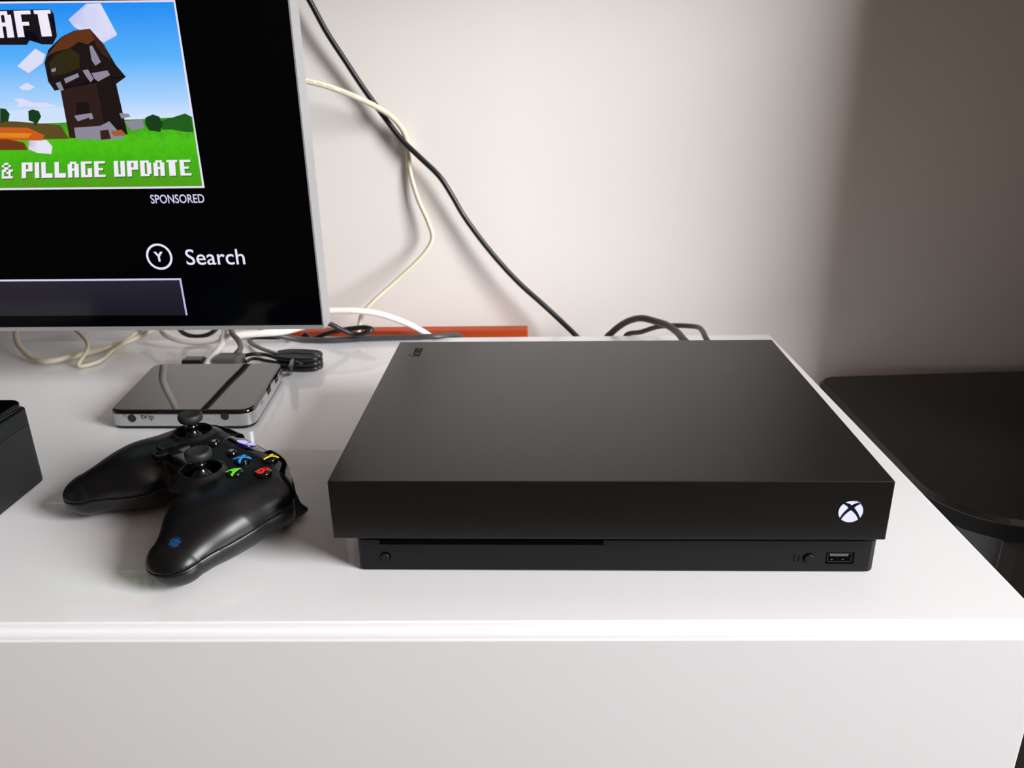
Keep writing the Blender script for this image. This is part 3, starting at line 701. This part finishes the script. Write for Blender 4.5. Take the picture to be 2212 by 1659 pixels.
# ================================================================== CONTROLLER (signed distance -> surface nets)
def surfnets(f, lo, hi, h):
    xs = [np.arange(lo[i], hi[i] + h, h) for i in range(3)]
    X, Yg, Zg = np.meshgrid(*xs, indexing='ij')
    D = f(X, Yg, Zg).astype(np.float64)
    S_ = D < 0
    nx, ny, nz = D.shape
    off = [(a, b, c) for a in (0, 1) for b in (0, 1) for c in (0, 1)]
    cnt = np.zeros((nx - 1, ny - 1, nz - 1)); acc = np.zeros((nx - 1, ny - 1, nz - 1, 3))
    sl = lambda A, o: A[o[0]:nx - 1 + o[0], o[1]:ny - 1 + o[1], o[2]:nz - 1 + o[2]]
    for i, a in enumerate(off):
        for b in off[i + 1:]:
            if sum(abs(a[k] - b[k]) for k in range(3)) != 1: continue
            da, db = sl(D, a), sl(D, b); cr = (da < 0) != (db < 0)
            t = np.where(cr, da / np.where(cr, da - db, 1), 0)
            cnt += cr
            for k in range(3): acc[..., k] += np.where(cr, a[k] + t * (b[k] - a[k]), 0)
    m = cnt > 0
    idx = -np.ones(m.shape, dtype=np.int64); idx[m] = np.arange(m.sum())
    g = np.argwhere(m).astype(float); V = (g + acc[m] / cnt[m][:, None]) * h + np.array(lo)
    Fq = []
    for ax in range(3):
        o1, o2 = [(1, 2), (2, 0), (0, 1)][ax]
        A = S_; sh = [slice(None)] * 3; sh2 = [slice(None)] * 3; sh[ax] = slice(0, -1); sh2[ax] = slice(1, None)
        e = A[tuple(sh)] != A[tuple(sh2)]
        P = np.argwhere(e)
        ok = (P[:, o1] > 0) & (P[:, o2] > 0) & (P[:, o1] < D.shape[o1] - 1) & (P[:, o2] < D.shape[o2] - 1)
        P = P[ok]; ins = A[tuple(P.T)]
        def I(d1, d2):
            Q_ = P.copy(); Q_[:, o1] -= d1; Q_[:, o2] -= d2; return idx[tuple(Q_.T)]
        q = np.stack([I(0, 0), I(1, 0), I(1, 1), I(0, 1)], 1)
        q[~ins] = q[~ins][:, ::-1]; Fq.append(q)
    Fq = np.concatenate(Fq)
    # snap onto the surface
    for _ in range(2):
        e = .25; d = f(V[:, 0], V[:, 1], V[:, 2])
        gx = f(V[:, 0] + e, V[:, 1], V[:, 2]) - f(V[:, 0] - e, V[:, 1], V[:, 2]); gy = f(V[:, 0], V[:, 1] + e, V[:, 2]) - f(V[:, 0], V[:, 1] - e, V[:, 2]); gz = f(V[:, 0], V[:, 1], V[:, 2] + e) - f(V[:, 0], V[:, 1], V[:, 2] - e)
        G = np.stack([gx, gy, gz], 1) / (2 * e); n2 = (G * G).sum(1) + 1e-6
        st = (d / n2)[:, None] * G; L = np.linalg.norm(st, axis=1)[:, None]
        V = V - st * np.minimum(1, h * .6 / np.maximum(L, 1e-9))
    return V, Fq
def smin(a, b, k): hh_ = np.clip(.5 + .5 * (b - a) / k, 0, 1); return b * (1 - hh_) + a * hh_ - k * hh_ * (1 - hh_)
def smax(a, b, k): return -smin(-a, -b, k)
def rbox(x, y, z, c, hx, r):
    q = [np.abs(v - cc) - (hh_ - r) for v, cc, hh_ in zip((x, y, z), c, hx)]
    return np.sqrt(sum(np.maximum(t, 0)**2 for t in q)) + np.minimum(np.maximum(q[0], np.maximum(q[1], q[2])), 0) - r
def cone(x, y, z, a, b, ra, rb, sz=1.0):
    ax, ay, az = a; bx, by, bz = b
    dx, dy, dz = bx - ax, by - ay, (bz - az) / sz
    L = dx * dx + dy * dy + dz * dz
    t = np.clip(((x - ax) * dx + (y - ay) * dy + (z - az) / sz * dz) / L, 0, 1)
    return np.sqrt((x - ax - dx * t)**2 + (y - ay - dy * t)**2 + ((z - az) / sz - dz * t)**2) - (ra + (rb - ra) * t)
STK = [(-37, 12), (19, -12)]
def base_sdf(x, y, z):
    u = np.abs(x)
    d = rbox(x, y, z, (0, 11.5, -15), (47, 28.5, 15), 8)
    d = smin(d, cone(u, y, z, (45.5, 9, -19.8), (44.5, -20, -21.3), 26.5, 27.5, .72), 8)
    d = smin(d, cone(u, y, z, (46.5, -21, -21.2), (57.6, -50.5, -27.4), 26, 16.8, .80), 8)
    d = smin(d, rbox(u, y, z, (46, 16, -30), (12, 11, 10), 6), 6)        # trigger root underneath
    # face plane and the slopes down to the rear and along the grips
    top = .2 - .45 * np.maximum(y - 22, 0) - .004 * np.maximum(-y - 2, 0)**2 - .006 * np.maximum(u - 40, 0)**2
    d = smax(d, (z - top) * .95, 6)
    d = smax(d, y - 38.5 + .0042 * u * u, 2)
    return d
def body_sdf(x, y, z):
    d = base_sdf(x, y, z)
    for cx_, cy_ in STK:
        r = np.sqrt((x - cx_)**2 + (y - cy_)**2)
        bumpd = np.maximum(r + (z + 1) * 1.1 - 14.8, z - 1.9)
        bumpd = np.maximum(bumpd, -z - 6)
        d = smin(d, bumpd, 2.2)
        d = smax(d, -np.maximum(r - 11.6, -z - 8.5), .9)
    r = np.sqrt((x + 19)**2 + (y + 12)**2)
    d = smax(d, -np.maximum(r - 12.4, -z - .9), .8)
    return d
seam = lambda y: -18.8 + .115 * y
def to_mesh(VF, name):
    V, Fq = VF; me = bpy.data.meshes.new(name)
    me.from_pydata((V * .001).tolist(), [], Fq.tolist()); me.update(); me.validate()
    return me
ctl = empty('game_controller', (-.0977, .0698, .0422), (0, math.radians(.6), math.radians(-40.2)))
prop(ctl, 'black game controller with coloured letter buttons lying left of the console', 'game controller')
m = mat('controller_plastic', '#09090c', .36, spec=.4, bump=(2500, .12, .00006)); nt = m.node_tree; b = nt.nodes['Principled BSDF']
# a scuff of blue paint near the end of the right grip
tc = nt.nodes.new('ShaderNodeTexCoord'); mp = nt.nodes.new('ShaderNodeMapping'); nt.links.new(tc.outputs['Object'], mp.inputs['Vector'])
SCUFF = (.0600, -.0510, -.0155)
mp.vector_type = 'POINT'; mp.inputs['Location'].default_value = tuple(-c for c in SCUFF)
ln = nt.nodes.new('ShaderNodeVectorMath'); ln.operation = 'LENGTH'; nt.links.new(mp.outputs[0], ln.inputs[0])
nz = nt.nodes.new('ShaderNodeTexNoise'); nz.inputs['Scale'].default_value = 1400; nz.inputs['Detail'].default_value = 4; nt.links.new(tc.outputs['Object'], nz.inputs['Vector'])
mr = nt.nodes.new('ShaderNodeMapRange'); mr.inputs['From Min'].default_value = .0025; mr.inputs['From Max'].default_value = .0062; mr.inputs['To Min'].default_value = .62; mr.inputs['To Max'].default_value = .0; nt.links.new(ln.outputs['Value'], mr.inputs['Value'])
ls = nt.nodes.new('ShaderNodeMath'); ls.operation = 'LESS_THAN'; nt.links.new(nz.outputs['Fac'], ls.inputs[0]); nt.links.new(mr.outputs[0], ls.inputs[1])
mx = nt.nodes.new('ShaderNodeMix'); mx.data_type = 'RGBA'; mx.inputs['A'].default_value = lin('#09090c'); mx.inputs['B'].default_value = lin('#13406f')
nt.links.new(ls.outputs[0], mx.inputs['Factor']); nt.links.new(mx.outputs['Result'], b.inputs['Base Color'])
M['ctl'] = m
LO, HI = (-80, -70, -46), (80, 46, 6)
panel_cut = lambda x, y, z: np.maximum(np.maximum(np.abs(x) - 11 - .9 * np.maximum(y - 19.5, 0), 19.5 - y), -z - 16)
bump_cut = lambda x, y, z: np.maximum(np.maximum(24.5 - y + .0 * x - .16 * np.maximum(np.abs(x) - 30, 0) * 0, 17 - np.abs(x)), np.maximum(-z - 17, z + 3.4 + .0 * x))
upper = lambda x, y, z: smax(smax(body_sdf(x, y, z), seam(y) + .2 - z, .3), -np.minimum(panel_cut(x, y, z), 99), .25)
link('upper_shell', to_mesh(surfnets(upper, LO, HI, .9), 'upper_shell'), M['ctl'], ctl, local=True, smooth=True)
lower = lambda x, y, z: smax(base_sdf(x, y, z) + .15, z - seam(y) + .2, .3)
link('lower_shell', to_mesh(surfnets(lower, LO, HI, 1.0), 'lower_shell'), M['ctl_low'], ctl, local=True, smooth=True)
panel = lambda x, y, z: smax(smax(base_sdf(x, y, z) + .05, panel_cut(x, y, z) + .15, .3), -z - 15, .3)
gp = link('guide_panel', to_mesh(surfnets(panel, (-32, 17, -18), (32, 42, 3), .7), 'panel'), M['black_gloss'], ctl, local=True, smooth=True)
for sgn in (-1, 1):
    bf = lambda x, y, z: smax(smax(base_sdf(x, y, z) - 1.9, np.maximum(18.5 - x * sgn, 20 - y + .18 * np.maximum(0, 44 - x * sgn)), .8), np.maximum(-z - 15.5, z + 3.6), .8)
    lo_ = (16, 15, -18) if sgn > 0 else (-74, 15, -18); hi_ = (74, 46, 0) if sgn > 0 else (-16, 46, 0)
    link('bumper', to_mesh(surfnets(bf, lo_, hi_, .8), 'bumper'), M['black_gloss'], ctl, local=True, smooth=True)
    prof = [(20, -15), (28, -16), (31, -20), (32, -26), (34.5, -31), (39.5, -35.5), (38.5, -38), (32, -39), (24, -39), (16, -37), (15, -22)]
    bm = bmesh.new(); n_ = 9; rows = []
    for i in range(n_):
        t = i / (n_ - 1) * 2 - 1; k = math.sqrt(max(0, 1 - (abs(t) ** 3) * .55))
        c_ = (26, -28)
        rows.append([bm.verts.new((.001 * (sgn * 46 + t * 9.5), .001 * (c_[0] + (a - c_[0]) * k), .001 * (c_[1] + (b_ - c_[1]) * (.5 + .5 * k)))) for a, b_ in prof])
    for r0, r1 in zip(rows, rows[1:]):
        for j in range(len(prof)): bm.faces.new((r0[j], r0[(j + 1) % len(prof)], r1[(j + 1) % len(prof)], r1[j]))
    bm.faces.new(rows[0]); bm.faces.new(rows[-1])
    me = bm_mesh(bm); o = link('trigger', me, mat('trigger_plastic', '#131316', .28), ctl, local=True, smooth=True)
    md = o.modifiers.new('s', 'SUBSURF'); md.levels = 1; md.render_levels = 2
# thumbsticks
mmv = lambda pr_: [(r * .001, z * .001) for r, z in pr_]
for cx_, cy_ in STK:
    T4 = Matrix.Translation((cx_ * .001, cy_ * .001, 0))
    st_ = link('thumbstick', bm_mesh(lathe(mmv([(0, 12.6), (4.6, 12.7), (5.6, 13.3), (6.6, 13.5), (7.6, 12.9), (8.0, 11.5), (7.9, 9.8), (7.2, 8.3), (5.8, 7.5), (4.2, 7.2), (3.4, 6.6)]), 40, T4)), M['rubber'], ctl, local=True, smooth=True)
    link('stick_stem', bm_mesh(lathe(mmv([(3.6, 8.0), (3.0, 6.0), (3.2, 4.6), (3.9, 3.8), (3.0, 3.0), (3.4, .8), (5.6, -1.6), (8.2, -3.6), (9.8, -6.0), (10.5, -8.6)]), 32, T4)), M['stem'], st_, local=True, smooth=True)
    link('stick_well', bm_mesh(lathe(mmv([(0, -8.2), (11.2, -8.2), (11.5, -6), (11.6, .4)]), 40, T4)), M['stem'], ctl, local=True, smooth=True)
# d-pad: a dished cross
w_, L_ = 4.0, 10.8
cr = [(-w_, L_), (w_, L_), (w_, w_), (L_, w_), (L_, -w_), (w_, -w_), (w_, -L_), (-w_, -L_), (-w_, -w_), (-L_, -w_), (-L_, w_), (-w_, w_)]
bm = prism([(-19e-3 + a * .001, -12e-3 + b_ * .001) for a, b_ in cr], -.002, .0012, bev=.0009, seg=3, topbev_only=True)
for v in bm.verts:
    if v.co.z > .0002: v.co.z += .07 * (math.hypot(v.co.x + .019, v.co.y + .012)) ** 1
link('direction_pad', bm_mesh(bm), mat('dpad_gloss', '#0b0b0c', .16), ctl, local=True)
# letter buttons
cols = {'Y': '#f0dc00', 'X': '#1595f5', 'B': '#f01c1c', 'A': '#63d816'}
for ch, (u, v_) in {'Y': (37, 24), 'X': (25, 12), 'B': (49, 12), 'A': (37, 0)}.items():
    T4 = Matrix.Translation((u * .001, v_ * .001, 0))
    zb = -.006 * max(0, u - 40) ** 2
    bt = link('letter_button', bm_mesh(lathe([(0, .0014), (.0018, .00135), (.0034, .0011), (.0046, .0006), (.0051, .0000), (.0051, -.002)], 32, T4 @ Matrix.Translation((0, 0, zb * .001)))), mat('button_gloss', '#07070a', .05), ctl, local=True, smooth=True)
    me = text_mesh(ch, .0112, .00022, T4, offset=.0003)
    xs_ = [q.co.x for q in me.vertices]; ys_ = [q.co.y for q in me.vertices]
    me.transform(Matrix.Translation((u * .001 - (max(xs_) + min(xs_)) / 2, v_ * .001 - (max(ys_) + min(ys_)) / 2, 0)))
    # cut finer so that it can lie on the dome
    bm = bmesh.new(); bm.from_mesh(me); bmesh.ops.triangulate(bm, faces=bm.faces)
    bmesh.ops.subdivide_edges(bm, edges=[e for e in bm.edges if e.calc_length() > .0012], cuts=2); 
    for q in bm.verts:
        r = math.hypot(q.co.x - u * .001, q.co.y - v_ * .001); q.co.z += .00140 + zb * .001 - 33 * r * r
    me2 = bpy.data.meshes.new('l'); bm.to_mesh(me2); bm.free()
    o = link('button_letter', me2, mat('letter_' + ch, cols[ch], .25, coat=.5, emit=cols[ch], es=.12), bt, local=True)  # unlit letters given a faint glow, brightness put into the material
    o['label'] = {'Y': 'yellow', 'X': 'blue', 'B': 'red', 'A': 'green'}[ch] + ' letter ' + ch
for (u, v_) in ((-11, 13), (11, 13)):
    T4 = Matrix.Translation((u * .001, v_ * .001, 0))
    bt = link('menu_button', bm_mesh(lathe([(0, .0011), (.0024, .0010), (.0031, .0005), (.0033, -.001)], 24, T4)), M['black_gloss'], ctl, local=True, smooth=True)
    bm = bmesh.new()
    if u > 0:
        for k in (-1, 0, 1): box(u * .001 - .0014, u * .001 + .0014, v_ * .001 + k * .0008 - .00015, v_ * .001 + k * .0008 + .00015, .0011, .00118, bm=bm)
    else:
        for k in (0, 1):
            ox, oy = u * .001 - .0004 + k * .0008, v_ * .001 + .0004 - k * .0008
            for a in ((-.001, .001, -.0008, -.0006), (-.001, .001, .0006, .0008), (-.001, -.0008, -.0008, .0008), (.0008, .001, -.0008, .0008)): box(ox + a[0], ox + a[1], oy + a[2], oy + a[3], .0011, .00118, bm=bm)
    link('button_symbol', bm_mesh(bm), mat('symbol_grey', '#a0a0a4', .4), bt, local=True)
# glowing guide button on the sloping panel
gy = 29.5; gz = .2 - .45 * (gy - 22) - .1
G4 = Matrix.Translation((0, gy * .001, gz * .001)) @ Matrix.Rotation(-math.atan(.45), 4, 'X')
gb = link('guide_button', bm_mesh(lathe([(0, .0006), (.0063, .0003), (.0067, -.0003), (.0067, -.002)], 36, G4)), mat('guide_dark', '#140a50', .2), ctl, local=True, smooth=True)
glow = emis('guide_glow', '#b9b2f8', 1.0)
link('guide_light', bm_mesh(lathe([(0, .00085), (.0045, .0007), (.0061, .0004), (.0062, .0002)], 36, G4)), glow, gb, local=True)
for sx_ in (-1, 1):
    for top_ in (1, -1):
        c_ = [(0, .36), (.30 * sx_, .62), (.72 * sx_, .70)] if top_ > 0 else [(0, .36), (.42 * sx_, -.05), (.74 * sx_, -.68)]
        bm = bmesh.new(); cc = bez(*c_, n=10); prev = None
        for k, q in enumerate(cc):
            wd_ = .13 * (1 - .75 * k / 10); t_ = Vector(cc[min(k + 1, 10)]) - Vector(cc[max(k - 1, 0)]); t_.normalize(); n_ = Vector((-t_.y, t_.x))
            hz_ = .00095 - .0005 * (q[0] ** 2 + q[1] ** 2)
            row = [bm.verts.new(G4 @ Vector(((q[0] + n_.x * w2) * .0061, (q[1] + n_.y * w2) * .0061, hz_))) for w2 in (-wd_, wd_)]
            if prev: bm.faces.new((prev[0], prev[1], row[1], row[0]))
            prev = row
        link('guide_mark', bm_mesh(bm), M['black_gloss'], gb, local=True)
# expansion and headset sockets on the near edge
bm = prism(rrect(-.008, .008, -.0022, .0022, .002, 4), -.0006, .0006)
bmesh.ops.transform(bm, matrix=Matrix.Translation((0, -.0163, -.015)) @ RX90, verts=bm.verts)
link('headset_socket', bm_mesh(bm), M['black_void'], ctl, local=True)
